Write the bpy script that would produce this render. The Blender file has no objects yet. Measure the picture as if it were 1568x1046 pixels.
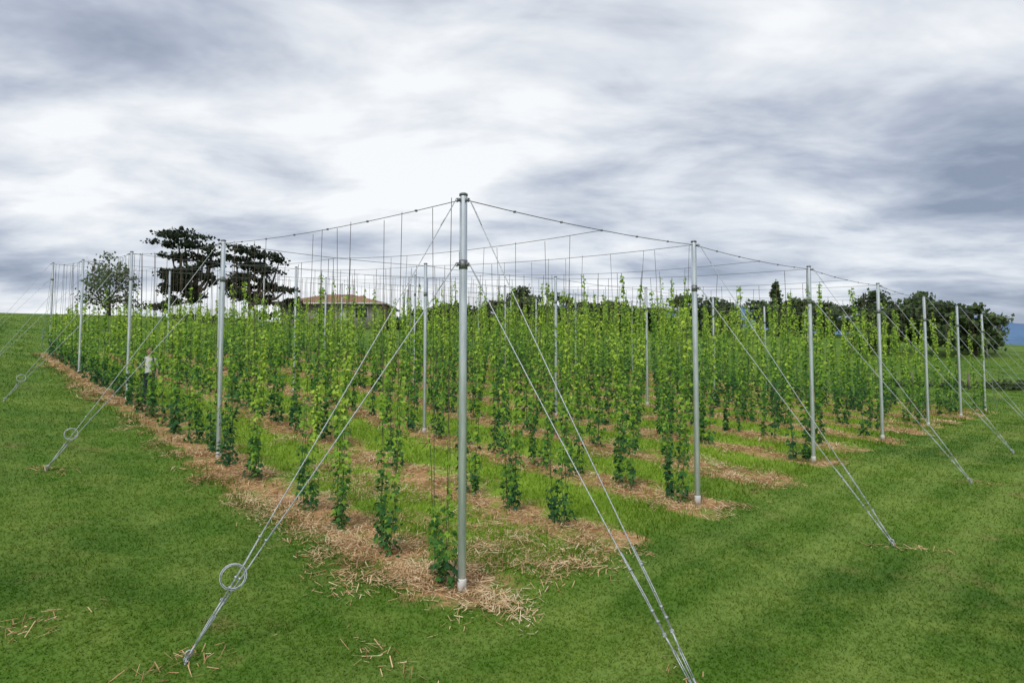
import bpy, math, numpy as np
from mathutils import Vector, Matrix
rng=np.random.default_rng(7)
sc=bpy.context.scene
COL=sc.collection
# ------------------------------------------------------------ layout (metres)
P0=np.array([-0.625,7.97]); A=np.array([4.14,4.04]); B=np.array([-6.08,6.46])
AL=np.linalg.norm(A); BL=np.linalg.norm(B)
DET=A[0]*B[1]-A[1]*B[0]
def ij(x,y):
    dx=x-P0[0]; dy=y-P0[1]
    return (dx*B[1]-dy*B[0])/DET,(A[0]*dy-A[1]*dx)/DET
def sm(xs,ys,lo,hi,sig):
    t=np.linspace(lo,hi,2400); v=np.interp(t,xs,ys); st=t[1]-t[0]
    k=np.arange(-int(4*sig/st),int(4*sig/st)+1)*st; w=np.exp(-k*k/2/sig/sig); w/=w.sum()
    n=len(k)//2
    return t,np.convolve(np.pad(v,n,mode='edge'),w,'valid')
Ft,Fv=sm([-8,-3,-.55,0,1,2,3,4,5,6,8,10,13,17],[.9,.55,.15,0,.26,.54,.68,.77,.81,.85,1.2,2.8,5.0,6.2],-20,40,.25)
Gt,Gv=sm([-4,-2,-.375,0,1,2,3,4,5,6,7,8,9,11],[-.4,-.3,-.12,0,.76,1.84,2.77,3.79,4.95,6.2,7.4,8.5,9.4,10.2],-20,40,.2)
F0=np.interp(0,Ft,Fv)+np.interp(0,Gt,Gv)
def H(x,y):
    i,j=ij(np.asarray(x,float),np.asarray(y,float))
    return np.interp(i,Ft,Fv)+np.interp(j,Gt,Gv)-F0
def gp(i,j):
    p=P0+i*A+j*B
    return np.array([p[0],p[1],float(H(p[0],p[1]))])
# ------------------------------------------------------------ helpers
def empty(name,loc=(0,0,0)):
    e=bpy.data.objects.new(name,None); e.location=loc; e.empty_display_size=.3; COL.objects.link(e); return e
def mkmesh(name,V,F,mat,tone=None,smooth=False,parent=None):
    V=np.ascontiguousarray(V,dtype=np.float32); F=np.ascontiguousarray(F,dtype=np.int32)
    me=bpy.data.meshes.new(name); n,k=F.shape
    me.vertices.add(len(V)); me.vertices.foreach_set('co',V.ravel())
    me.loops.add(n*k); me.loops.foreach_set('vertex_index',F.ravel())
    me.polygons.add(n); me.polygons.foreach_set('loop_start',np.arange(0,n*k,k,dtype=np.int32))
    me.update(calc_edges=True)
    if smooth: me.polygons.foreach_set('use_smooth',np.ones(n,dtype=bool))
    if tone is not None:
        a=me.attributes.new('tone','FLOAT','POINT'); a.data.foreach_set('value',np.ascontiguousarray(tone,dtype=np.float32))
    me.materials.append(mat)
    ob=bpy.data.objects.new(name,me); COL.objects.link(ob)
    if parent: ob.parent=parent
    return ob
class Bld:
    def __init__(s): s.V=[];s.F=[];s.n=0
    def add(s,V,F): s.V.append(np.asarray(V,float)); s.F.append(np.asarray(F)+s.n); s.n+=len(V)
    def tube(s,pts,r,n=6,close=True):
        pts=np.asarray(pts,float); m=len(pts); r=np.ones(m)*r if np.isscalar(r) else np.asarray(r,float)
        if close:
            pts=np.vstack([pts[:1],pts,pts[-1:]]); r=np.concatenate([[1e-4],r,[1e-4]]); m+=2
        d=np.gradient(pts,axis=0)
        if close: d[0]=d[1]=pts[2]-pts[1]; d[-1]=d[-2]=pts[-2]-pts[-3]
        d/=np.linalg.norm(d,axis=1)[:,None]+1e-9
        ref=np.where(np.abs(d[:,2:3])>.9,np.array([[1.,0,0]]),np.array([[0,0,1.]]))
        if np.abs(d[:,2]).max()>.8: ref=np.tile([[0.31,.95,0.02]],(m,1))
        u=np.cross(d,ref); u/=np.linalg.norm(u,axis=1)[:,None]+1e-9; v=np.cross(d,u)
        an=np.arange(n)*2*math.pi/n
        V=pts[:,None,:]+r[:,None,None]*(np.cos(an)[None,:,None]*u[:,None,:]+np.sin(an)[None,:,None]*v[:,None,:])
        q=[]
        a=np.arange(n); b=(a+1)%n
        for k in range(m-1): q.append(np.stack([k*n+a,k*n+b,(k+1)*n+b,(k+1)*n+a],1))
        s.add(V.reshape(-1,3),np.vstack(q))
    def box(s,c,sz,rz=0):
        c=np.asarray(c,float); h=np.asarray(sz,float)/2
        V=np.array([[x,y,z] for z in(-1,1) for x,y in((-1,-1),(1,-1),(1,1),(-1,1))])*h
        R=np.array([[math.cos(rz),-math.sin(rz),0],[math.sin(rz),math.cos(rz),0],[0,0,1]])
        s.add(V@R.T+c,[[0,3,2,1],[4,5,6,7],[0,1,5,4],[1,2,6,5],[2,3,7,6],[3,0,4,7]])
    def torus(s,c,R,r,nrm,n=28,k=6,turns=1):
        nrm=np.asarray(nrm,float); nrm/=np.linalg.norm(nrm); u=np.cross(nrm,[.2,.1,1.]); u/=np.linalg.norm(u); v=np.cross(nrm,u)
        t=np.linspace(0,2*math.pi*turns,n*turns+1)
        rr=R*(1+.08*np.sin(t*.37+1)) if turns>1 else R
        pts=np.asarray(c)+ (np.cos(t)*rr)[:,None]*u+(np.sin(t)*rr)[:,None]*v+ (np.sin(t*1.7)*.012*(turns>1))[:,None]*nrm
        s.tube(pts,r,k,close=False)
    def obj(s,name,mat,parent=None,smooth=False):
        return mkmesh(name,np.vstack(s.V),np.vstack(s.F),mat,smooth=smooth,parent=parent)
def norm(a): return a/(np.linalg.norm(a,axis=-1,keepdims=True)+1e-9)
def scatter(T,TF,P,t,n,s):
    n=norm(n); t=norm(t-n*np.sum(t*n,-1,keepdims=True)); x=np.cross(t,n)
    V=P[:,None,:]+s[:,None,None]*(T[None,:,0:1]*x[:,None,:]+T[None,:,1:2]*t[:,None,:]+T[None,:,2:3]*n[:,None,:])
    F=TF[None]+ (np.arange(len(P))*len(T))[:,None,None]
    return V.reshape(-1,3),F.reshape(-1,TF.shape[1])
# ------------------------------------------------------------ materials
class NT:
    def __init__(s,nt): s.t=nt; s.N=nt.nodes; s.L=nt.links
    def n(s,ty,**k):
        nd=s.N.new(ty)
        for a,b in k.items(): setattr(nd,a,b)
        return nd
    def lk(s,a,b): s.L.new(a,b)
    def math(s,op,a,b=None,c=None,clamp=False):
        nd=s.n('ShaderNodeMath',operation=op); nd.use_clamp=clamp
        for k,v in enumerate((a,b,c)):
            if v is None: continue
            if isinstance(v,(int,float)): nd.inputs[k].default_value=v
            else: s.lk(v,nd.inputs[k])
        return nd.outputs[0]
    def noise(s,vec,scale,detail=4,rough=.55,dist=0):
        nd=s.n('ShaderNodeTexNoise'); nd.inputs['Scale'].default_value=scale; nd.inputs['Detail'].default_value=detail
        nd.inputs['Roughness'].default_value=rough; nd.inputs['Distortion'].default_value=dist
        if vec is not None: s.lk(vec,nd.inputs['Vector'])
        return nd.outputs['Fac']
    def ramp(s,fac,stops):
        nd=s.n('ShaderNodeValToRGB'); e=nd.color_ramp.elements
        while len(e)<len(stops): e.new(.5)
        for q,(p,c) in zip(e,stops): q.position=p; q.color=(*c,1)
        s.lk(fac,nd.inputs[0]); return nd.outputs[0]
    def mix(s,f,a,b,bt='MIX'):
        nd=s.n('ShaderNodeMix',data_type='RGBA',blend_type=bt)
        for sock,v in ((nd.inputs[0],f),(nd.inputs[6],a),(nd.inputs[7],b)):
            if isinstance(v,(int,float)): sock.default_value=v
            elif isinstance(v,tuple): sock.default_value=(*v,1)
            else: s.lk(v,sock)
        return nd.outputs[2]
    def mr(s,v,a,b,c=0,d=1):
        nd=s.n('ShaderNodeMapRange'); nd.clamp=True
        s.lk(v,nd.inputs[0])
        for k,q in enumerate((a,b,c,d)): nd.inputs[k+1].default_value=q
        return nd.outputs[0]
    def upnormal(s,k):
        nm=s.n('ShaderNodeVectorMath',operation='ADD'); s.lk(s.n('ShaderNodeNewGeometry').outputs['Normal'],nm.inputs[0]); nm.inputs[1].default_value=(0,0,k)
        nn=s.n('ShaderNodeVectorMath',operation='NORMALIZE'); s.lk(nm.outputs[0],nn.inputs[0]); return nn.outputs[0]
def mat(name):
    m=bpy.data.materials.new(name); m.use_nodes=True; T=NT(m.node_tree); T.N.clear()
    T.out=T.n('ShaderNodeOutputMaterial'); return m,T
def pbr(T,col,rough=.8,metal=0,bump=None,bs=.3):
    b=T.n('ShaderNodeBsdfPrincipled')
    if isinstance(col,tuple): b.inputs['Base Color'].default_value=(*col,1)
    else: T.lk(col,b.inputs['Base Color'])
    b.inputs['Roughness'].default_value=rough; b.inputs['Metallic'].default_value=metal
    b.inputs['Specular IOR Level'].default_value=.3
    if bump is not None:
        bp=T.n('ShaderNodeBump'); bp.inputs['Strength'].default_value=bs; bp.inputs['Distance'].default_value=.05
        T.lk(bump,bp.inputs['Height']); T.lk(bp.outputs[0],b.inputs['Normal'])
    T.lk(b.outputs[0],T.out.inputs[0]); return b
def simple(name,c1,c2,scale=5,rough=.7,metal=0,bs=.2):
    m,T=mat(name); g=T.n('ShaderNodeNewGeometry').outputs['Position']
    f=T.noise(g,scale,5); pbr(T,T.ramp(f,[(.35,c1),(.65,c2)]),rough,metal,f,bs); return m
def IJ(T,pos):
    sp=T.n('ShaderNodeSeparateXYZ'); T.lk(pos,sp.inputs[0]); X,Y=sp.outputs[0],sp.outputs[1]
    dx=T.math('SUBTRACT',X,float(P0[0])); dy=T.math('SUBTRACT',Y,float(P0[1]))
    I=T.math('ADD',T.math('MULTIPLY',dx,float(B[1]/DET)),T.math('MULTIPLY',dy,float(-B[0]/DET)))
    J=T.math('ADD',T.math('MULTIPLY',dx,float(-A[1]/DET)),T.math('MULTIPLY',dy,float(A[0]/DET)))
    return I,J
def grasscol(T,pos,I,J):
    big=T.noise(pos,.2,4,.6,.4); med=T.noise(pos,.8,5,.7); fine=T.noise(pos,7,3,.7)
    c=T.ramp(big,[(.32,(.060,.140,.014)),(.5,(.095,.195,.018)),(.68,(.165,.265,.030))])
    c=T.mix(T.mr(med,.46,.70,0,.75),c,(.23,.31,.055))
    wob=T.math('MULTIPLY',T.math('SUBTRACT',med,.5),1.6)
    st=T.math('SINE',T.math('ADD',T.math('MULTIPLY',J,38.0),wob))
    out=T.mr(J,-.15,-.08,1,0)
    c=T.mix(T.math('MULTIPLY',out,T.mr(st,-.3,.8,0,.38)),c,(.29,.38,.085))
    st2=T.math('SINE',T.math('ADD',T.math('MULTIPLY',I,27.0),wob)); o2=T.mr(I,-.3,-.2,1,0)
    c=T.mix(T.math('MULTIPLY',o2,T.mr(st2,-.4,.8,0,.22)),c,(.22,.30,.06))
    c=T.mix(T.mr(fine,.4,.7,0,.2),c,(.06,.12,.012))
    inside=T.math('MULTIPLY',T.mr(I,-.1,.3),T.mr(J,-.1,.2))
    inside=T.math('MULTIPLY',inside,T.math('MULTIPLY',T.mr(I,6,6.2,1,0),T.mr(J,4,4.3,1,0)))
    c=T.mix(T.math('MULTIPLY',inside,.75),c,(.30,.46,.04))
    bare=T.mr(T.noise(pos,.55,6,.75),.58,.72,0,.6)
    return T.mix(bare,c,(.29,.22,.09))
def ground_mat():
    m,T=mat('ground_grass_and_mulch'); pos=T.n('ShaderNodeNewGeometry').outputs['Position']
    I,J=IJ(T,pos)
    t=T.math('MULTIPLY',I,2.0); d=T.math('ABSOLUTE',T.math('SUBTRACT',t,T.math('ROUND',t)))
    d=T.math('MULTIPLY',d,AL/2)
    n1=T.noise(pos,1.1,5,.65); n2=T.noise(pos,2.2,5,.65)
    d=T.math('SUBTRACT',d,T.math('MULTIPLY',T.math('SUBTRACT',n1,.5),2.2))
    row=T.mr(d,.38,.66,1,0)
    jn=T.math('ADD',J,T.math('MULTIPLY',T.math('SUBTRACT',n1,.5),.12))
    ins=T.math('MULTIPLY',T.mr(jn,-.07,-.03),T.mr(jn,4.05,4.1,1,0))
    ins=T.math('MULTIPLY',ins,T.math('MULTIPLY',T.mr(I,-.17,-.12),T.mr(I,6.08,6.12,1,0)))
    msk=T.math('MULTIPLY',T.math('MULTIPLY',row,ins),T.mr(n2,.38,.52,.1,.95))
    mul=T.ramp(T.noise(pos,7,6,.75),[(.3,(.16,.075,.035)),(.5,(.50,.28,.13)),(.7,(.80,.56,.31))])
    c=T.mix(msk,grasscol(T,pos,I,J),mul)
    pbr(T,c,.95,0,T.noise(pos,14,5,.7),.5); return m
def leafmat(name,stops,transl=.3,rough=.5,up=0):
    m,T=mat(name); at=T.n('ShaderNodeAttribute',attribute_name='tone')
    pos=T.n('ShaderNodeNewGeometry').outputs['Position']
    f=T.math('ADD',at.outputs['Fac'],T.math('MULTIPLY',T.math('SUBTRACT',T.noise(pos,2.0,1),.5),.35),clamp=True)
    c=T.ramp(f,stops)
    d=T.n('ShaderNodeBsdfPrincipled'); d.inputs['Roughness'].default_value=rough; d.inputs['Specular IOR Level'].default_value=.25
    T.lk(c,d.inputs['Base Color']); tr=T.n('ShaderNodeBsdfTranslucent'); T.lk(c,tr.inputs[0])
    if up: T.lk(T.upnormal(up),d.inputs['Normal'])
    mx=T.n('ShaderNodeMixShader'); mx.inputs[0].default_value=transl
    T.lk(d.outputs[0],mx.inputs[1]); T.lk(tr.outputs[0],mx.inputs[2]); T.lk(mx.outputs[0],T.out.inputs[0]); return m
M_ground=ground_mat()
def blademat():
    m,T=mat('grass_blades'); pos=T.n('ShaderNodeNewGeometry').outputs['Position']
    at=T.n('ShaderNodeAttribute',attribute_name='tone')
    I,J=IJ(T,pos)
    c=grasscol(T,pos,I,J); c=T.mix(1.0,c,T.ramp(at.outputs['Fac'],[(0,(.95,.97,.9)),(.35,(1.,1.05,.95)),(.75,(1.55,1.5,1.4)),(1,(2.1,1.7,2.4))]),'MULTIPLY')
    d=T.n('ShaderNodeBsdfDiffuse'); T.lk(c,d.inputs[0]); T.lk(T.upnormal(1.2),d.inputs['Normal'])
    tr=T.n('ShaderNodeBsdfTranslucent'); T.lk(c,tr.inputs[0])
    mx=T.n('ShaderNodeMixShader'); mx.inputs[0].default_value=.42
    T.lk(d.outputs[0],mx.inputs[1]); T.lk(tr.outputs[0],mx.inputs[2]); T.lk(mx.outputs[0],T.out.inputs[0]); return m
M_blade=blademat()
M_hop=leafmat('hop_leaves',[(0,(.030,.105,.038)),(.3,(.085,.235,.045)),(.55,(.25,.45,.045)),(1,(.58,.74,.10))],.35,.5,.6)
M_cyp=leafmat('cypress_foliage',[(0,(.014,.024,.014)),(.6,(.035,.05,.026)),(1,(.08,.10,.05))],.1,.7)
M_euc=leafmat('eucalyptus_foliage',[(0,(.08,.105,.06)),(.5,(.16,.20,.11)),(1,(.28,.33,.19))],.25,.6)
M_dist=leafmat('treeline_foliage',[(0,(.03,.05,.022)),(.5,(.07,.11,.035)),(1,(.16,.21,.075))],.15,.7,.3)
M_straw=leafmat('straw',[(0,(.25,.13,.06)),(.3,(.58,.35,.17)),(.6,(.82,.60,.34)),(1,(.9,.80,.58))],.1,.8,.5)
M_bark=simple('bark',(.06,.045,.035),(.14,.11,.085),3,.9)
M_bine=simple('bine_stem',(.10,.17,.04),(.18,.25,.06),6,.8)
M_string=simple('coir_string',(.10,.08,.06),(.17,.13,.10),9,.9)
M_wire=simple('steel_wire',(.16,.16,.17),(.26,.27,.29),20,.45,.6)
M_cable=simple('galvanised_cable',(.38,.40,.43),(.6,.63,.66),40,.4,.4)
def polemat():
    m,T=mat('galvanised_steel'); pos=T.n('ShaderNodeNewGeometry').outputs['Position']
    mp=T.n('ShaderNodeMapping'); mp.inputs['Scale'].default_value=(6,6,.8); T.lk(pos,mp.inputs[0])
    f=T.noise(mp.outputs[0],3,6,.65)
    pbr(T,T.ramp(f,[(.3,(.50,.54,.58)),(.7,(.78,.82,.85))]),.30,.75,f,.05); return m
M_pole=polemat()
M_white=simple('white_painted_base',(.62,.63,.64),(.8,.8,.8),8,.6)
M_wood=simple('weathered_wood',(.14,.11,.085),(.27,.23,.19),6,.9)
# ------------------------------------------------------------ ground sheet
N=420
t=np.linspace(-1,1,N); k=7.0
gx=1600*np.sinh(k*t)/math.sinh(k); gy=gx+14
XX,YY=np.meshgrid(gx,gy)
def bump(x,y): return .03*np.sin(x*1.3+np.sin(y*.9)*2)*np.sin(y*1.1+1.7)+.015*np.sin(x*3.1+y*2.3)
def HB(x,y): return H(x,y)+bump(x,y)
ZZ=HB(XX,YY)
ZZ+=-.003*np.maximum(np.hypot(XX,YY)-160,0)
V=np.stack([XX,YY,ZZ],-1).reshape(-1,3)
a=np.arange(N-1); ii,jj=np.meshgrid(a,a); q=(jj*N+ii).ravel()
mkmesh('ground',V,np.stack([q,q+1,q+N+1,q+N],1),M_ground,smooth=True)
# ------------------------------------------------------------ grass blades
def rowdist(x,y):
    i,j=ij(x,y); tt=i*2; d=np.abs(tt-np.round(tt))*AL/2
    ins=(i>-.15)&(i<6.1)&(j>-.05)&(j<4.1)
    return np.where(ins,d,9.),ins
ys=np.linspace(2.6,62,3000); dens=np.minimum(1700,70000/ys**2)*(.88*ys+1.5)
cdf=np.cumsum(dens); cdf/=cdf[-1]
NB=380000
y=np.interp(rng.random(NB),cdf,ys); x=(rng.random(NB)*2-1)*(.88*y+1.5)
d,ins=rowdist(x,y); nz=.5+.5*np.sin(x*2.1+np.sin(y*1.7)*1.5)*np.sin(y*2.4+np.sin(x*1.3))
keep=(rng.random(NB)<np.clip((d-.12-.45*nz)*2.5,.07,1)); x=x[keep];y=y[keep];ins=ins[keep];n=len(x)
s=(.75+y/9)*(.7+.6*rng.random(n)); s=np.minimum(s,6)
az=rng.random(n)*6.283; ln=.6+1.1*rng.random(n)
P=np.stack([x,y,HB(x,y)-.002],1)
hgt=.024*s**.7*np.where(ins,1.3+2.4*rng.random(n)**2,1); wid=.0038*s
ln=np.where(ins,ln*.6,ln)
side=np.stack([np.cos(az),np.sin(az),az*0],1); fw=np.stack([-np.sin(az),np.cos(az),az*0],1)
tip=P+fw*(hgt*ln)[:,None]+np.array([0,0,1.])*hgt[:,None]
V=np.stack([P-side*wid[:,None],P+side*wid[:,None],tip],1).reshape(-1,3)
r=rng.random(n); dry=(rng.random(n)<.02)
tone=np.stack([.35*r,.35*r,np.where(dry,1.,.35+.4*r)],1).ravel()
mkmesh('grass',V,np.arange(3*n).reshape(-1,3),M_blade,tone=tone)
# ------------------------------------------------------------ straw mulch
Ps=[];sz=[];tn=[]
T4=np.array([[-.5,0,0],[.5,0,0],[.5,1,0],[-.5,1,0]])
cen=[]
for r_i in np.arange(0,6.01,.5):
    m=int(140 if r_i<2 else 110)
    jc=rng.random(m)**1.2*4.05-.02
    jc=np.where(rng.random(m)<.6,np.round(jc*BL/1.3)*1.3/BL+.5/BL+rng.normal(0,.03,m),jc)
    ic=r_i+rng.normal(0,.055,m)
    for a_,b_ in zip(ic,jc): cen.append((a_,b_,.25 if a_<2 else .32,rng.random()))
for _ in range(60):
    cen.append((rng.uniform(-.12,.42),rng.uniform(-.06,.8),.26,.3+.7*rng.random()))
for _ in range(38):
    cen.append((rng.uniform(-.17,-.02),rng.uniform(.05,2.8),.2,rng.random()))
for c_ in [(-.12,.10),(-.08,.05),(-.05,-.07),(.02,-.09),(-.17,.2),(-.55,0.0),(0,-.36),(1.0,-.39),(-.55,1.0),(1.,-.06),(1.06,-.05),(.5,-.06),(1.5,-.06),(2.0,-.05),(-.3,-.1),(-.72,.18),(-.16,.8),(2,-.38)]:
    cen.append((c_[0],c_[1],.2,rng.random()))
for (a_,b_,rad,tc) in cen:
    p=P0+a_*A+b_*B; dist=p[1]
    m=int(np.clip(200*(10/dist)**.9,30,210)*(.35+rng.random()))
    if a_<-.2 or b_<-.2: m=int(m*.35)
    an=rng.random()*3.14; rr=rng.normal(0,1,(m,2))*np.array([rad*1.5,rad*.6])
    R=np.array([[math.cos(an),-math.sin(an)],[math.sin(an),math.cos(an)]]); xy=p+rr@R.T
    z=HB(xy[:,0],xy[:,1])+.015+.09*rng.random(m)*np.exp(-(rr**2).sum(1)/rad**2)+.004*dist/8
    Ps.append(np.column_stack([xy,z])); sz.append(np.full(m,max(1,dist/12)))
    tn.append(np.clip(.20+.45*tc+rng.normal(0,.22,m),0,1))
Ps=np.vstack(Ps);sz=np.concatenate(sz);tn=np.concatenate(tn);m=len(Ps)
tv=np.column_stack([rng.normal(0,1,(m,2)),rng.normal(0,.16,m)]); nv=np.column_stack([rng.normal(0,.35,(m,2)),np.ones(m)])
nv=norm(nv);tv=norm(tv-nv*np.sum(tv*nv,1,keepdims=True));xv=np.cross(tv,nv)
L=(.05+.15*rng.random(m)**1.5)*sz**.5; W=(.005+.006*rng.random(m))*sz
V=Ps[:,None,:]+(T4[None,:,0:1]*W[:,None,None])*xv[:,None,:]+((T4[None,:,1:2]-.5)*L[:,None,None])*tv[:,None,:]
mkmesh('straw_mulch',V.reshape(-1,3),np.arange(4*m).reshape(-1,4),M_straw,tone=np.repeat(tn,4))
# ------------------------------------------------------------ poles
PH=5.0
def pole(i,j,parts):
    g=gp(i,j); g[2]=float(HB(g[0],g[1])); e=empty('trellis_pole',g)
    b=Bld()
    b.tube([[0,0,-.1],[0,0,.03],[0,0,.2],[0,0,4.0],[0,0,PH-.02],[0,0,PH]],[.052,.052,.052,.051,.049,.047],16)
    b.obj('steel_shaft',M_pole,e,True)
    b=Bld(); b.tube([[0,0,.0],[0,0,.15],[0,0,.165]],[.057,.057,.053],16); b.obj('painted_base',M_white,e,True)
    b=Bld(); b.tube([[0,0,PH-.005],[0,0,PH+.02],[0,0,PH+.03]],[.056,.056,.04],14)
    b.tube([[0,0,4.04],[0,0,4.16]],[.056,.056],14)
    for dv in parts:
        for z in (4.1,PH-.07):
            b.box((dv[0]*.07,dv[1]*.07,z),(.06,.02,.04),math.atan2(dv[1],dv[0]))
            b.torus((dv[0]*.105,dv[1]*.105,z-.01),.022,.006,(dv[1],-dv[0],0),12,5)
    b.obj('clamp_collars',M_wire,e)
    return g
poles={}
an_=A/AL; bn_=B/BL
for i in range(7):
    for j in range(5):
        parts=[]
        if i==0: parts.append(-an_)
        if j==0: parts.append(-bn_)
        if i==6: parts.append(an_)
        if j==4: parts.append(bn_)
        poles[i,j]=pole(i,j,parts)
# ------------------------------------------------------------ overhead wires
def top(i,j): g=gp(i,j); g[2]=float(HB(g[0],g[1]))+PH-.05; return g
b=Bld()
def span(p,q,sag,r,n=9):
    t=np.linspace(0,1,n)[:,None]; pts=p+(q-p)*t; pts[:,2]-=(4*sag*t*(1-t))[:,0]; b.tube(pts,r,4,False); return pts
SAGA=.06; SAGB=.09
for i in range(7):
    for j in range(4): span(top(i,j),top(i,j+1),SAGB,.0055)
for j in range(5):
    for i in range(6): span(top(i,j),top(i+1,j),SAGA,.0065)
def halftop(i,j): g=(top(i-.5,j)+top(i+.5,j))/2; g[2]-=SAGA; return g
for i in np.arange(.5,6,1):
    for j in range(4): span(halftop(i,j),halftop(i,j+1),.12,.005)
for j in range(4):
    for q in np.arange(.12,1,.15):
        p=top(0,j)*(1-q)+top(0,j+1)*q; p[2]-=4*SAGB*q*(1-q); b.box(p,(.03,.03,.025),.8)
for i in range(6):
    for q in np.arange(.16,1,.17):
        p=top(i,0)*(1-q)+top(i+1,0)*q; p[2]-=4*SAGA*q*(1-q); b.box(p,(.03,.03,.025),.8)
b.obj('overhead_wires',M_wire)
def wire_z(i,j):
    j=min(max(j,0),3.999);j0=int(j); tt=j-j0
    if abs(i-round(i))<.01: p,q,sg=top(round(i),j0),top(round(i),j0+1),SAGB
    else: p,q,sg=halftop(i,j0),halftop(i,j0+1),.12
    r=p+(q-p)*tt; r[2]-=4*sg*tt*(1-tt); return r
# ------------------------------------------------------------ guy wires
def guy(i,j,dv,k,step):
    g=poles[i,j]; d2=np.array([dv[0],dv[1]]); axy=g[:2]+d2*k*step
    anc=np.array([axy[0],axy[1],float(HB(axy[0],axy[1]))-.03])
    e=empty('guy_wire_anchor',anc)
    cb=Bld(); hb=Bld()
    side=np.array([-dv[1],dv[0],0])
    near=anc[1]<16
    for kk,z in enumerate((4.1,PH-.07)):
        tp=np.array([g[0]+dv[0]*.12,g[1]+dv[1]*.12,g[2]+z])-anc
        u=tp/np.linalg.norm(tp); off=side*(.03 if kk else -.03)
        s0=u*.62+off
        tt=np.linspace(0,1,9)[:,None]; pts=s0+(tp-s0)*tt; pts[:,2]-=(.10*tt*(1-tt))[:,0]
        cb.tube(pts,.0062,6)
        cb.tube([s0+side*.010,s0+u*.35+side*.022,s0+u*.8+side*.008],.0055,5)
        if near:
            for c in (.12,.22,.62): hb.box(s0+u*c+side*.008,(.026,.026,.024),math.atan2(dv[1],dv[0]))
        q0=u*.18+off*.6
        for sg in(-1,1): hb.tube([q0+side*.013*sg,q0+u*.3+side*.013*sg],.005,6)
        hb.tube([q0-u*.09,q0+u*.04],.009,6); hb.tube([q0+u*.26,s0+u*.02],.009,6)
        hb.torus(s0,.018,.005,side,12,5); hb.torus(q0-u*.1,.018,.005,side,12,5)
        cb.tube([tp,tp-u*.25+side*.012,tp-u*.45],.006,5)
    hb.tube([[0,0,-.1],u*.12],.011,8); hb.torus(u*.13,.030,.008,side,14,6)
    if i==0 and dv[0]<0: cb.torus(u*.80+np.array([0,0,.04])+side*.03,.11,.005,side*.9+np.array([-.2,-.3,.2]),26,5,3)
    cb.obj('cable',M_cable,e,True); hb.obj('turnbuckle_and_eye',M_cable,e,True)
for j in range(5): guy(0,j,-an_,.56,AL)
for i in range(7): guy(i,0,-bn_,.375,BL)
for j in range(5): guy(6,j,an_,.56,AL)
for i in range(7): guy(i,4,bn_,.375,BL)
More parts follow.
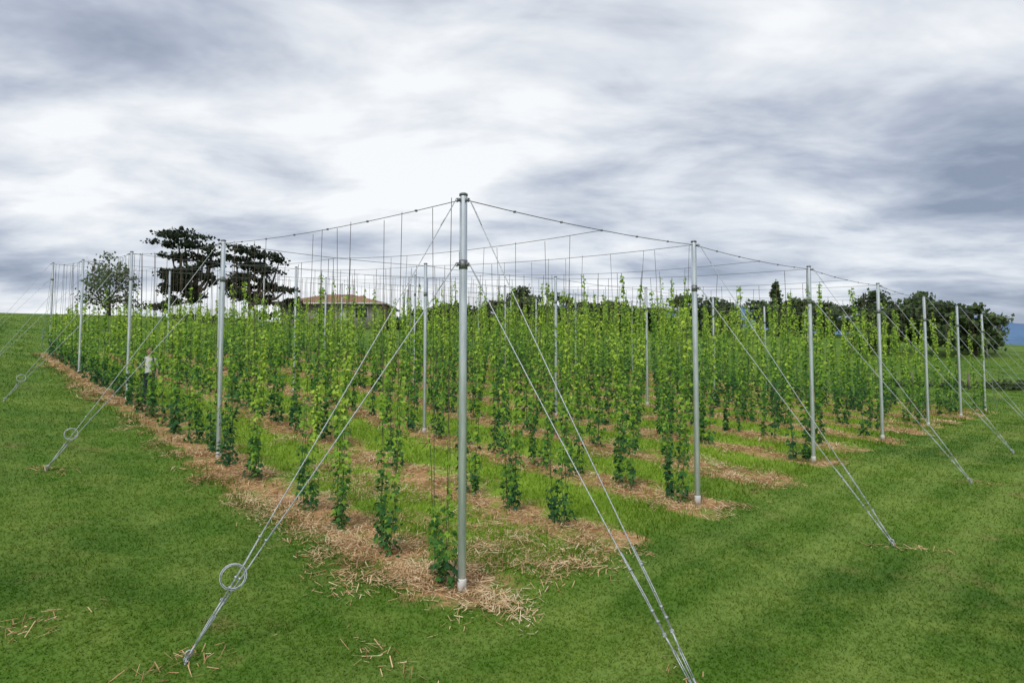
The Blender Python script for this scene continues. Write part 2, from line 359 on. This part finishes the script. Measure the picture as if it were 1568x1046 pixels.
# ------------------------------------------------------------ hop plants
TL=np.array([[0,0,0],[.3,-.08,-.03],[.52,.38,-.09],[.24,.5,.0],[0,1.,-.12],[-.24,.5,0],[-.52,.38,-.09],[-.3,-.08,-.03],[0,.38,.05]])
TLF=np.array([[8,k,(k+1)%8] for k in range(8)])
TS=np.array([[0,-.05,0],[.48,.35,-.07],[0,1,-.08],[-.48,.35,-.07]]); TSF=np.array([[0,1,2],[0,2,3]])
strings=Bld(); b3=np.array([bn_[0],bn_[1],0]); a3=np.array([an_[0],an_[1],0])
for r_i in np.arange(0,6.01,.5):
    LP=[];LT=[];LN=[];LS=[];LC=[]; stems=Bld(); L2=[]
    for k_ in range(28):
        jj=(.5+k_*1.28+rng.normal(0,.1)+(.45 if r_i%1 else 0))/BL
        if jj>4.02: continue
        front=r_i<.6 and jj<.5
        hm=1.9+1.6*min(r_i,1.3)+1.3*min(jj,1.2)/1.2*(1 if r_i<1 else .2)+rng.normal(0,.3)
        if r_i<.1 and jj<.12: hm=1.25
        hm=min(hm,3.8-.47*jj+.18*r_i+.35*rng.random(),4.3)
        if rng.random()<.03 and not front: continue
        for sgn in (-1,1):
            base=gp(r_i+rng.normal(0,.008),jj+sgn*rng.uniform(.10,.20)/BL); base[2]=float(HB(base[0],base[1]))
            if rng.random()<.05 and not front: continue
            topp=wire_z(r_i,jj+sgn*rng.uniform(.24,.50)/BL)+a3*sgn*rng.uniform(-.05,.18)
            strings.tube([base+np.array([0,0,.02]),topp],.0048 if base[1]<16 else .0075,3,False)
            ax=topp-base; Lh=ax[2]; h=max(.8,hm*(1+rng.normal(0,.10))); ext=h+rng.uniform(.15,.75)*(1 if jj<2 else .55)
            ext=min(ext,4.75)
            zz=np.linspace(0,ext,12); ang=zz*6+rng.random()*6
            wa,wb=rng.random()*6,rng.uniform(.015,.045)
            def ctr(z): z=np.asarray(z); return base+ax*(z/Lh)[:,None]+a3*(wb*np.sin(z*1.3+wa))[:,None]+b3*(wb*np.sin(z*1.7+wa*2))[:,None]
            stems.tube(ctr(zz)+np.stack([np.cos(ang)*.012,np.sin(ang)*.012,ang*0],1),.0065,4,False)
            lod=base[1]<16
            dn=122 if base[1]<13 else (112 if lod else 84)
            n=int(dn*h*rng.uniform(.75,1.3)); z=h*rng.random(n)**.97
            ph=rng.random()*6; kp=(.65+.35*np.sin(z*5.3+ph)*np.sin(z*2.1+ph*2)+.25*(z<.5))>rng.random(n)*.85; z=z[kp]; n=len(z)
            rad=(.048+.042*np.exp(-((z-.5)/(.5+.3*h))**2))*rng.uniform(.8,1.3)*(1+.35*np.sin(z*4+ph))
            th=rng.random(n)*6.283; rr=rad*np.sqrt(rng.random(n))*1.25
            out=np.stack([np.cos(th),np.sin(th),th*0],1)
            p=ctr(z)+out*rr[:,None]+np.array([0,0,1.])*rng.normal(0,.02,n)[:,None]
            sc_=(.052+.06*rng.random(n))*(1-.30*z/h)*(1 if lod else 1.32)*1.03
            pt=rng.normal(0,.08)
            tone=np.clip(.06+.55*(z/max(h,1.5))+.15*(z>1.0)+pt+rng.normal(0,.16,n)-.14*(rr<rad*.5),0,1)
            m=int(rng.integers(8,18)); z2=h+(ext-h)*rng.random(m); th2=rng.random(m)*6.283; o2=np.stack([np.cos(th2),np.sin(th2),th2*0],1)
            p2=ctr(z2)+o2*(.02+.04*rng.random(m))[:,None]
            LP.append(np.vstack([p,p2])); LS.append(np.concatenate([sc_,(.04+.03*rng.random(m))*(1 if lod else 1.5)])); LC.append(np.concatenate([tone,.5+.3*rng.random(m)]))
            o=np.vstack([out,o2]); q=len(o); up=np.array([0,0,1.])
            LN.append(o*.7+up*.7+rng.normal(0,.4,(q,3))); LT.append(-up*.55+o*.6+rng.normal(0,.35,(q,3)))
            L2.append(np.full(q,lod))
    LP=np.vstack(LP);LS=np.concatenate(LS);LC=np.concatenate(LC);LN=np.vstack(LN);LT=np.vstack(LT);L2=np.concatenate(L2)
    e=empty('hop_plant_row')
    for fl,T_,TF_ in ((True,TL,TLF),(False,TS,TSF)):
        mk=L2==fl
        if mk.sum()==0: continue
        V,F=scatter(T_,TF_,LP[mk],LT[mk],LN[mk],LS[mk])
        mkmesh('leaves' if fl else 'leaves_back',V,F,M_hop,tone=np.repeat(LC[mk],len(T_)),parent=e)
    stems.obj('bines',M_bine,e)
strings.obj('climbing_strings',M_string)
# ------------------------------------------------------------ trees
def foliage(clumps,leaf,sub=10,spread=.3):
    P=[];C=[]
    for (cx,cy,cz,rx,ry,rz,n) in clumps:
        K=max(3,int(sub)); u=norm(rng.normal(0,1,(K,3)))*(rng.random((K,1))**.4)
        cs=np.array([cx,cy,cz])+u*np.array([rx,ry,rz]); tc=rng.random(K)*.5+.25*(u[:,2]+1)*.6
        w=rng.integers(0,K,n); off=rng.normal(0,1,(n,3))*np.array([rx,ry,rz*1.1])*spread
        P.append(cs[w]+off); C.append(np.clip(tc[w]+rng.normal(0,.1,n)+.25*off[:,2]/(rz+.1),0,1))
    P=np.vstack(P);C=np.concatenate(C);n=len(P)
    V,F=scatter(TS,TSF,P,rng.normal(0,1,(n,3)),rng.normal(0,1,(n,3))+np.array([0,0,.6]),leaf*(.6+.8*rng.random(n)))
    return V,F,np.repeat(C,4)
def tree(name,x,y,clumps,leaf,m,trunk_r,limb_to,fork=.35,lean=0,sub=10,spread=.3,sink=.2):
    z=float(H(x,y)); e=empty(name,(x,y,z))
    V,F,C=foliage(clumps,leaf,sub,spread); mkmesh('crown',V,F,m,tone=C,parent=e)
    b=Bld(); hz=max(c[2] for c in clumps)*fork
    fk=np.array([lean,0,hz]); b.tube([[0,0,-sink],[lean*.3,0,hz*.4],fk],[trunk_r*1.25,trunk_r,trunk_r*.8],9)
    for c in limb_to:
        c=np.array(clumps[c][:3]); mid=(fk+c)/2+np.array([(c[0]-lean)*.22,0,-(c[2]-hz)*.12])
        b.tube([fk,mid,c],[trunk_r*.6,trunk_r*.38,trunk_r*.12],6)
    b.obj('trunk_and_limbs',M_bark,e,True)
s70=.073
def cl(lst,dn,dy=1.0):
    return [(a*s70,rng.normal(0,.5),c*s70,w*s70,w*s70*dy,h*s70,int(dn*w*h)) for a,c,w,h in lst]
c1=cl([(-15,134,36,4),(5,124,30,4),(-30,117,18,4),(27,112,24,4),(48,103,13,4),(-24,99,19,5),(10,97,28,5),(42,86,15,5),(-19,76,24,8),(20,74,24,8),(-22,52,20,9),(8,50,22,9),(42,62,12,8),(-28,30,16,8),(22,34,16,7),(5,66,26,6),(-4,14,38,7)],3.4)
tree('cypress_tree',-37.0,70,c1,.30,M_cyp,.42,[0,1,3,4,5,8,9,12,7],.3,1.4,sub=8,spread=.25)
c2=cl([(-8,116,30,4),(18,106,26,4),(-27,102,20,5),(38,99,14,4),(-3,92,30,5),(24,82,22,5),(-18,72,22,9),(12,62,22,8),(-10,45,24,9),(20,40,16,7),(-32,56,14,8),(52,52,16,5),(62,38,12,6),(0,14,34,7)],3.4)
tree('cypress_tree',-29.1,70,c2,.30,M_cyp,.40,[0,1,2,3,5,6,11,7,12],.28,-.2,sub=8,spread=.25)
c3=cl([(-5,75,22,12),(15,62,20,14),(-22,55,16,16),(30,45,14,14),(0,45,24,16),(-25,28,14,12),(20,24,18,10),(-2,20,20,9),(5,88,9,6)],1.1)
tree('eucalyptus_tree',-45.2,70,c3,.27,M_euc,.2,[0,1,2,3,4,5,6],.25,0,sub=14,spread=.34)
c4=cl([(0,34,12,8),(11,24,10,8),(-10,22,10,7),(0,14,12,6)],1.1)
tree('shrub_tree',-25.7,72,c4,.25,M_euc,.12,[0,1,2],.3,sub=9)
CL=[]; tb=Bld()
def dtree(x,y,topz,w,dens=1.0,narrow=False):
    g=float(H(x,y)); h=topz-g
    tb.tube([[x,y,g-.3],[x+rng.normal(0,.2),y,g+h*.5],[x,y,g+h*.85]],[.28,.2,.06],6)
    if narrow:
        for q in np.linspace(.15,.95,7): CL.append((x,y,g+h*q,w*(1.1-q),w*(1.1-q),h*.09,int(260*dens)))
        return
    for q in range(9):
        a=rng.random()*6.28; rr=w*rng.random()**.6*.85; zf=rng.uniform(.2,.88)
        CL.append((x+math.cos(a)*rr,y+math.sin(a)*rr,g+h*zf,w*.42,w*.42,h*.10,int(200*dens)))
    CL.append((x,y,g+h*.9,w*.4,w*.4,h*.08,int(160*dens)))
for x_,tz,w in [(-15.5,10.6,2.6),(-11,11.2,2.4),(-7.8,12.1,2.6),(-3.8,11.6,2.4),(-.3,12.7,2.2),(1.5,14.1,1.9),(5.4,13.5,2.0),(8.5,12.0,2.6),(12.2,11.8,2.6),(15.5,12.1,2.6),(18.5,12.2,2.6),(22,12.5,2.8),(26,12.5,2.8),(29,13.0,2.5),(36.5,12.5,2.4),(39.5,12.0,2.6),(43,12.6,2.6),(47.2,14.0,2.7),(51.3,12.7,2.6),(54,12.9,2.5),(57.2,11.5,2.3)]:
    dtree(x_,82+rng.normal(0,3),tz+rng.normal(0,.25),w)
dtree(33.8,80,14.2,1.5,1,True)
for x_ in np.arange(-14,60,3.6): dtree(x_+rng.normal(0,1),92+rng.normal(0,3),12.8+rng.normal(0,.7),3,.8)
for x_,y_,tz,w in [(36,62,9.2,2.4),(38.6,63,9.6,2.4),(41.3,61,9.9,2.4),(44.3,60,9.4,2.2),(46.5,63,8.4,1.9)]: dtree(x_,y_,tz,w,1.1)
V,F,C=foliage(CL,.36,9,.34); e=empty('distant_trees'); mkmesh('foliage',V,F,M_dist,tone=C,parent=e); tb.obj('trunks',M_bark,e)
c5=cl([(0,40,12,6),(10,34,12,7),(-10,32,11,7),(0,24,14,7),(12,19,8,6)],1.0)
tree('gum_tree',57.3,74,c5,.3,M_euc,.2,[0,1,2,3,4],.4,sub=8)
# ------------------------------------------------------------ house
hx,hy=-23.8,86; hz=float(H(hx,hy))
M_brick,T=mat('brick'); pos=T.n('ShaderNodeTexCoord').outputs['Object']; br=T.n('ShaderNodeTexBrick'); br.inputs['Scale'].default_value=4
br.inputs['Color1'].default_value=(.26,.13,.08,1);br.inputs['Color2'].default_value=(.33,.18,.11,1);br.inputs['Mortar'].default_value=(.4,.37,.33,1);T.lk(pos,br.inputs[0]);pbr(T,br.outputs[0],.9)
M_tile=simple('terracotta_tiles',(.25,.135,.08),(.40,.24,.15),4,.8)
M_glass=simple('window_glass',(.03,.04,.05),(.06,.07,.08),1,.1)
e=empty('brick_house',(hx,hy,hz))
ez=12.1-hz; rz=13.8-hz
b=Bld(); b.box((0,0,ez/2-.3),(13,8,ez+.6)); b.obj('walls',M_brick,e)
Vh=[(-7.4,-4.8,ez),(7.4,-4.8,ez),(7.4,4.8,ez),(-7.4,4.8,ez),(-1.8,0,rz),(1.8,0,rz)]
me=bpy.data.meshes.new('roof'); me.from_pydata(Vh,[],[(0,1,5,4),(1,2,5),(2,3,4,5),(3,0,4),(0,3,2,1)]); me.materials.append(M_tile); o=bpy.data.objects.new('roof',me); COL.objects.link(o); o.parent=e
b=Bld(); b.box((0,-4.85,ez-.08),(14.9,.08,.2)); b.box((0,4.85,ez-.08),(14.9,.08,.2)); b.box((-7.45,0,ez-.08),(.08,9.6,.2)); b.box((7.45,0,ez-.08),(.08,9.6,.2)); b.obj('gutters',M_white,e)
b=Bld(); bf=Bld()
for wx in (-4,-1,4): b.box((wx,-4.04,ez*.55),(1.5,.06,1.2)); bf.box((wx,-4.0,ez*.55),(1.7,.05,1.4))
b.obj('windows',M_glass,e); bf.box((1.6,-4.01,ez*.38),(1,.07,2.0)); bf.obj('frames_and_door',M_white,e)
b=Bld(); b.box((3,1,rz-.5),(.7,.7,.8)); b.obj('chimney',M_brick,e)
# ------------------------------------------------------------ marquees
M_canvas=simple('white_canvas',(.78,.79,.80),(.84,.84,.86),3,.8)
for mx_,my_ in ((-34.2,66),(-31.6,66.5),(-28.6,66)):
    g=float(H(mx_,my_)); e=empty('marquee_tent',(mx_,my_,g)); w=1.35
    me=bpy.data.meshes.new('canopy'); Vc=[(-w,-w,1.45),(w,-w,1.45),(w,w,1.45),(-w,w,1.45),(-w,-w,.7),(w,-w,.7),(w,w,.7),(-w,w,.7),(0,0,2.0),(-w,w,0),(w,w,0),(-w,-w,0)]
    me.from_pydata(Vc,[],[(0,1,8),(1,2,8),(2,3,8),(3,0,8),(0,4,5,1),(1,5,6,2),(2,6,7,3),(3,7,4,0),(7,6,10,9),(4,7,9,11)]); me.materials.append(M_canvas)
    o=bpy.data.objects.new('canopy',me); COL.objects.link(o); o.parent=e
    b=Bld()
    for sx in(-1,1):
        for sy in(-1,1): b.tube([[sx*(w-.03),sy*(w-.03),0],[sx*(w-.03),sy*(w-.03),1.43]],.03,6)
    b.obj('legs',M_white,e)
# ------------------------------------------------------------ fences
def fence(pts,sp=3.0,h=1.15,rails=4):
    e=empty('post_and_wire_fence'); b=Bld(); w=Bld(); tops=[]
    for p,q in zip(pts[:-1],pts[1:]):
        p=np.array(p,float);q=np.array(q,float);n=int(np.linalg.norm(q-p)/sp)
        for k in range(n+1):
            c=p+(q-p)*k/n; z=float(H(*c)); b.tube([[c[0],c[1],z-.1],[c[0]+rng.normal(0,.03),c[1],z+h]],.07,6); tops.append([c[0],c[1],z])
    tops=np.array(tops)
    for r in range(rails): w.tube(tops+np.array([0,0,.25+r*.27]),.012,3,False)
    b.obj('posts',M_wood,e); w.obj('wires',M_wire,e)
fence([(26,47),(38,41),(60,40)]); fence([(44,58),(66,55)],3.5); fence([(40,74),(90,70)],4)
CL=[(x_,47.5-(x_-26)*.45+rng.normal(0,.2),float(H(x_,47-(x_-26)*.45))+.25,.9,.5,.3,160) for x_ in np.arange(26.5,40,1.1)]
V,F,C=foliage(CL,.18,6,.35); mkmesh('scrub_hedge',V,F,M_dist,tone=C)
# ------------------------------------------------------------ mountains
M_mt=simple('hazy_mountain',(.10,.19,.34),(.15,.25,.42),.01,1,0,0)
xs=np.linspace(-300,2200,160); Vm=[];
for k_,(dy,hh) in enumerate(((0,0),(60,.6),(140,1.0),(400,.2))):
    hm_=(120+14*np.sin(xs*.006+.4)+8*np.sin(xs*.021)+4*np.sin(xs*.06))*hh
    Vm.append(np.stack([xs,950+dy-xs*.12,hm_-12],1))
Vm=np.vstack(Vm); Fm=[]
for k_ in range(3):
    a=np.arange(159)+k_*160; Fm.append(np.stack([a,a+1,a+161,a+160],1))
mkmesh('distant_mountains',Vm,np.vstack(Fm),M_mt,smooth=True)
# ------------------------------------------------------------ person
px,py=-12.6,21.8; pz=float(HB(px,py))
M_skin=simple('skin',(.42,.24,.17),(.48,.28,.2),8,.6); M_shirt=simple('white_shirt',(.68,.69,.7),(.78,.78,.8),9,.9)
M_jean=simple('dark_trousers',(.03,.04,.07),(.05,.06,.09),9,.9); M_hair=simple('brown_hair',(.04,.025,.015),(.07,.045,.03),30,.8); M_shoe=simple('shoes',(.03,.025,.02),(.05,.04,.03),9,.7)
def person():
    e=empty('person',(px,py,pz)); vs=[];es=[];rs=[]
    def v(p,r,par=None):
        vs.append(p); rs.append(r)
        if par is not None: es.append((par,len(vs)-1))
        return len(vs)-1
    pel=v((0,0,.95),.15); w=v((0,0,1.10),.135,pel); ch=v((0,-.01,1.30),.155,w); sh=v((0,0,1.43),.10,ch); nk=v((0,.0,1.50),.055,sh); v((0,-.01,1.56),.05,nk)
    for s in(-1,1):
        h=v((s*.09,0,.88),.105,pel); kn=v((s*.11,-.03*s,.50),.065,h); an=v((s*.12,.03*s,.10),.042,kn); v((s*.13,.03*s-.14,.045),.04,an)
        a=v((s*.17,0,1.42),.065,sh); el=v((s*.24,.02,1.14),.043,a); wr=v((s*.23,-.14,.95),.027,el); pm=v((s*.225,-.19,.90),.032,wr)
        for q,(dx,l) in enumerate(((-.03,.065),(-.01,.08),(.01,.075),(.03,.06))):
            f1=v((s*.225+dx,-.22,.86),.009,pm); v((s*.225+dx,-.225,.86-l*.6),.008,f1)
        v((s*.19,-.22,.89),.010,pm)
    me=bpy.data.meshes.new('body'); me.from_pydata(vs,es,[]); o=bpy.data.objects.new('body',me); COL.objects.link(o)
    mod=o.modifiers.new('s','SKIN'); mod.use_smooth_shade=True
    for k,r in enumerate(rs): me.skin_vertices[0].data[k].radius=(r,r*(.75 if k in(0,1,2,3) else 1))
    me.skin_vertices[0].data[0].use_root=True
    o.modifiers.new('u','SUBSURF').levels=1
    dg=bpy.context.evaluated_depsgraph_get(); m2=bpy.data.meshes.new_from_object(o.evaluated_get(dg)); bpy.data.objects.remove(o)
    m2.name='body'; m2.materials.clear()
    for m in (M_skin,M_shirt,M_jean,M_shoe): m2.materials.append(m)
    for p in m2.polygons:
        c=p.center; arm=abs(c.x)>.19 and c.z>.78 or (c.y<-.12 and c.z>.75)
        if c.z>1.49: k=0
        elif arm: k=1 if c.z>1.12 else 0
        elif c.z>.93: k=1
        elif c.z>.1: k=2
        else: k=3
        p.material_index=k; p.use_smooth=True
    o=bpy.data.objects.new('body',m2); COL.objects.link(o); o.parent=e
    b=Bld()
    th=np.linspace(0,math.pi,13); prof=np.array([[0,-.01,1.545+.115*(1-math.cos(q))] for q in th]); rr=.08*np.sin(th)**.8*(1+.12*(1-np.cos(th))/2)+1e-3
    b.tube(prof,rr,16,False); b.tube([[0,-.085,1.68],[0,-.11,1.645],[0,-.085,1.635]],[.006,.016,.008],6)
    for s in(-1,1): b.tube([[s*.082,0,1.69],[s*.094,.01,1.66],[s*.082,0,1.63]],[.006,.014,.006],5)
    b.tube([[-.025,-.09,1.605],[.025,-.09,1.605]],.006,5)
    b.obj('head',M_skin,e,True)
    b=Bld(); prof=np.array([[0,.018,1.66+.06*(1-math.cos(q))*1.0] for q in th]); b.tube(prof,.093*np.sin(th)**.7+1e-3,14,False); b.obj('hair',M_hair,e,True)
    e.rotation_euler=(0,0,.6)
person()
# ------------------------------------------------------------ sky / light
w=bpy.data.worlds.new('World'); sc.world=w; w.use_nodes=True; T=NT(w.node_tree); T.N.clear()
SE,SR=math.radians(48),math.radians(205)
sky=T.n('ShaderNodeTexSky'); sky.sky_type='NISHITA'; sky.sun_disc=False; sky.sun_elevation=SE; sky.sun_rotation=SR
bg1=T.n('ShaderNodeBackground'); bg1.inputs[1].default_value=.12; T.lk(sky.outputs[0],bg1.inputs[0])
g=T.n('ShaderNodeTexCoord').outputs['Generated']; sp=T.n('ShaderNodeSeparateXYZ'); T.lk(g,sp.inputs[0])
zc=T.math('ADD',T.math('MAXIMUM',sp.outputs[2],0.0),.18)
cb=T.n('ShaderNodeCombineXYZ'); T.lk(T.math('DIVIDE',sp.outputs[0],zc),cb.inputs[0]); T.lk(T.math('DIVIDE',sp.outputs[1],zc),cb.inputs[1])
mp=T.n('ShaderNodeMapping'); mp.inputs['Rotation'].default_value=(0,0,math.radians(-26)); mp.inputs['Scale'].default_value=(.66,1.1,1); mp.inputs['Location'].default_value=(3.1,1.7,.4); T.lk(cb.outputs[0],mp.inputs[0])
n1=T.noise(mp.outputs[0],.9,6,.54,.4); n2=T.noise(mp.outputs[0],2.7,5,.55,.25)
f=T.math('ADD',T.math('MULTIPLY',n1,.58),T.math('MULTIPLY',n2,.42))
az=T.math('ABSOLUTE',T.math('ADD',sp.outputs[0],.02)); f=T.math('SUBTRACT',f,T.mr(az,.15,.75,-.035,.05))
f=T.math('ADD',f,T.mr(sp.outputs[2],.05,.3,.025,0))
c=T.ramp(f,[(.35,(.26,.31,.41)),(.43,(.46,.51,.61)),(.50,(.71,.75,.81)),(.58,(.95,.965,.98))])
bg2=T.n('ShaderNodeBackground'); bg2.inputs[1].default_value=1.05; T.lk(c,bg2.inputs[0])
mx=T.n('ShaderNodeMixShader'); mx.inputs[0].default_value=.92; T.lk(bg1.outputs[0],mx.inputs[1]); T.lk(bg2.outputs[0],mx.inputs[2])
o=T.n('ShaderNodeOutputWorld'); T.lk(mx.outputs[0],o.inputs[0])
sl=bpy.data.lights.new('sun','SUN'); sl.energy=1.5; sl.angle=math.radians(10); sl.color=(1,.96,.88)
so=bpy.data.objects.new('sun',sl); COL.objects.link(so)
dv=Vector((math.sin(SR)*math.cos(SE),math.cos(SR)*math.cos(SE),math.sin(SE))); so.rotation_euler=dv.to_track_quat('Z','Y').to_euler(); so.location=(0,0,30)
# ------------------------------------------------------------ camera
cd=bpy.data.cameras.new('camera'); cd.sensor_width=36; cd.lens=22.04; cd.clip_end=6000; cd.clip_start=.05
co=bpy.data.objects.new('camera',cd); COL.objects.link(co); co.location=(0,0,2.66); co.rotation_euler=(math.radians(93.1),0,0)
sc.camera=co
sc.view_settings.view_transform='Standard'; sc.view_settings.look='None'; sc.view_settings.exposure=0
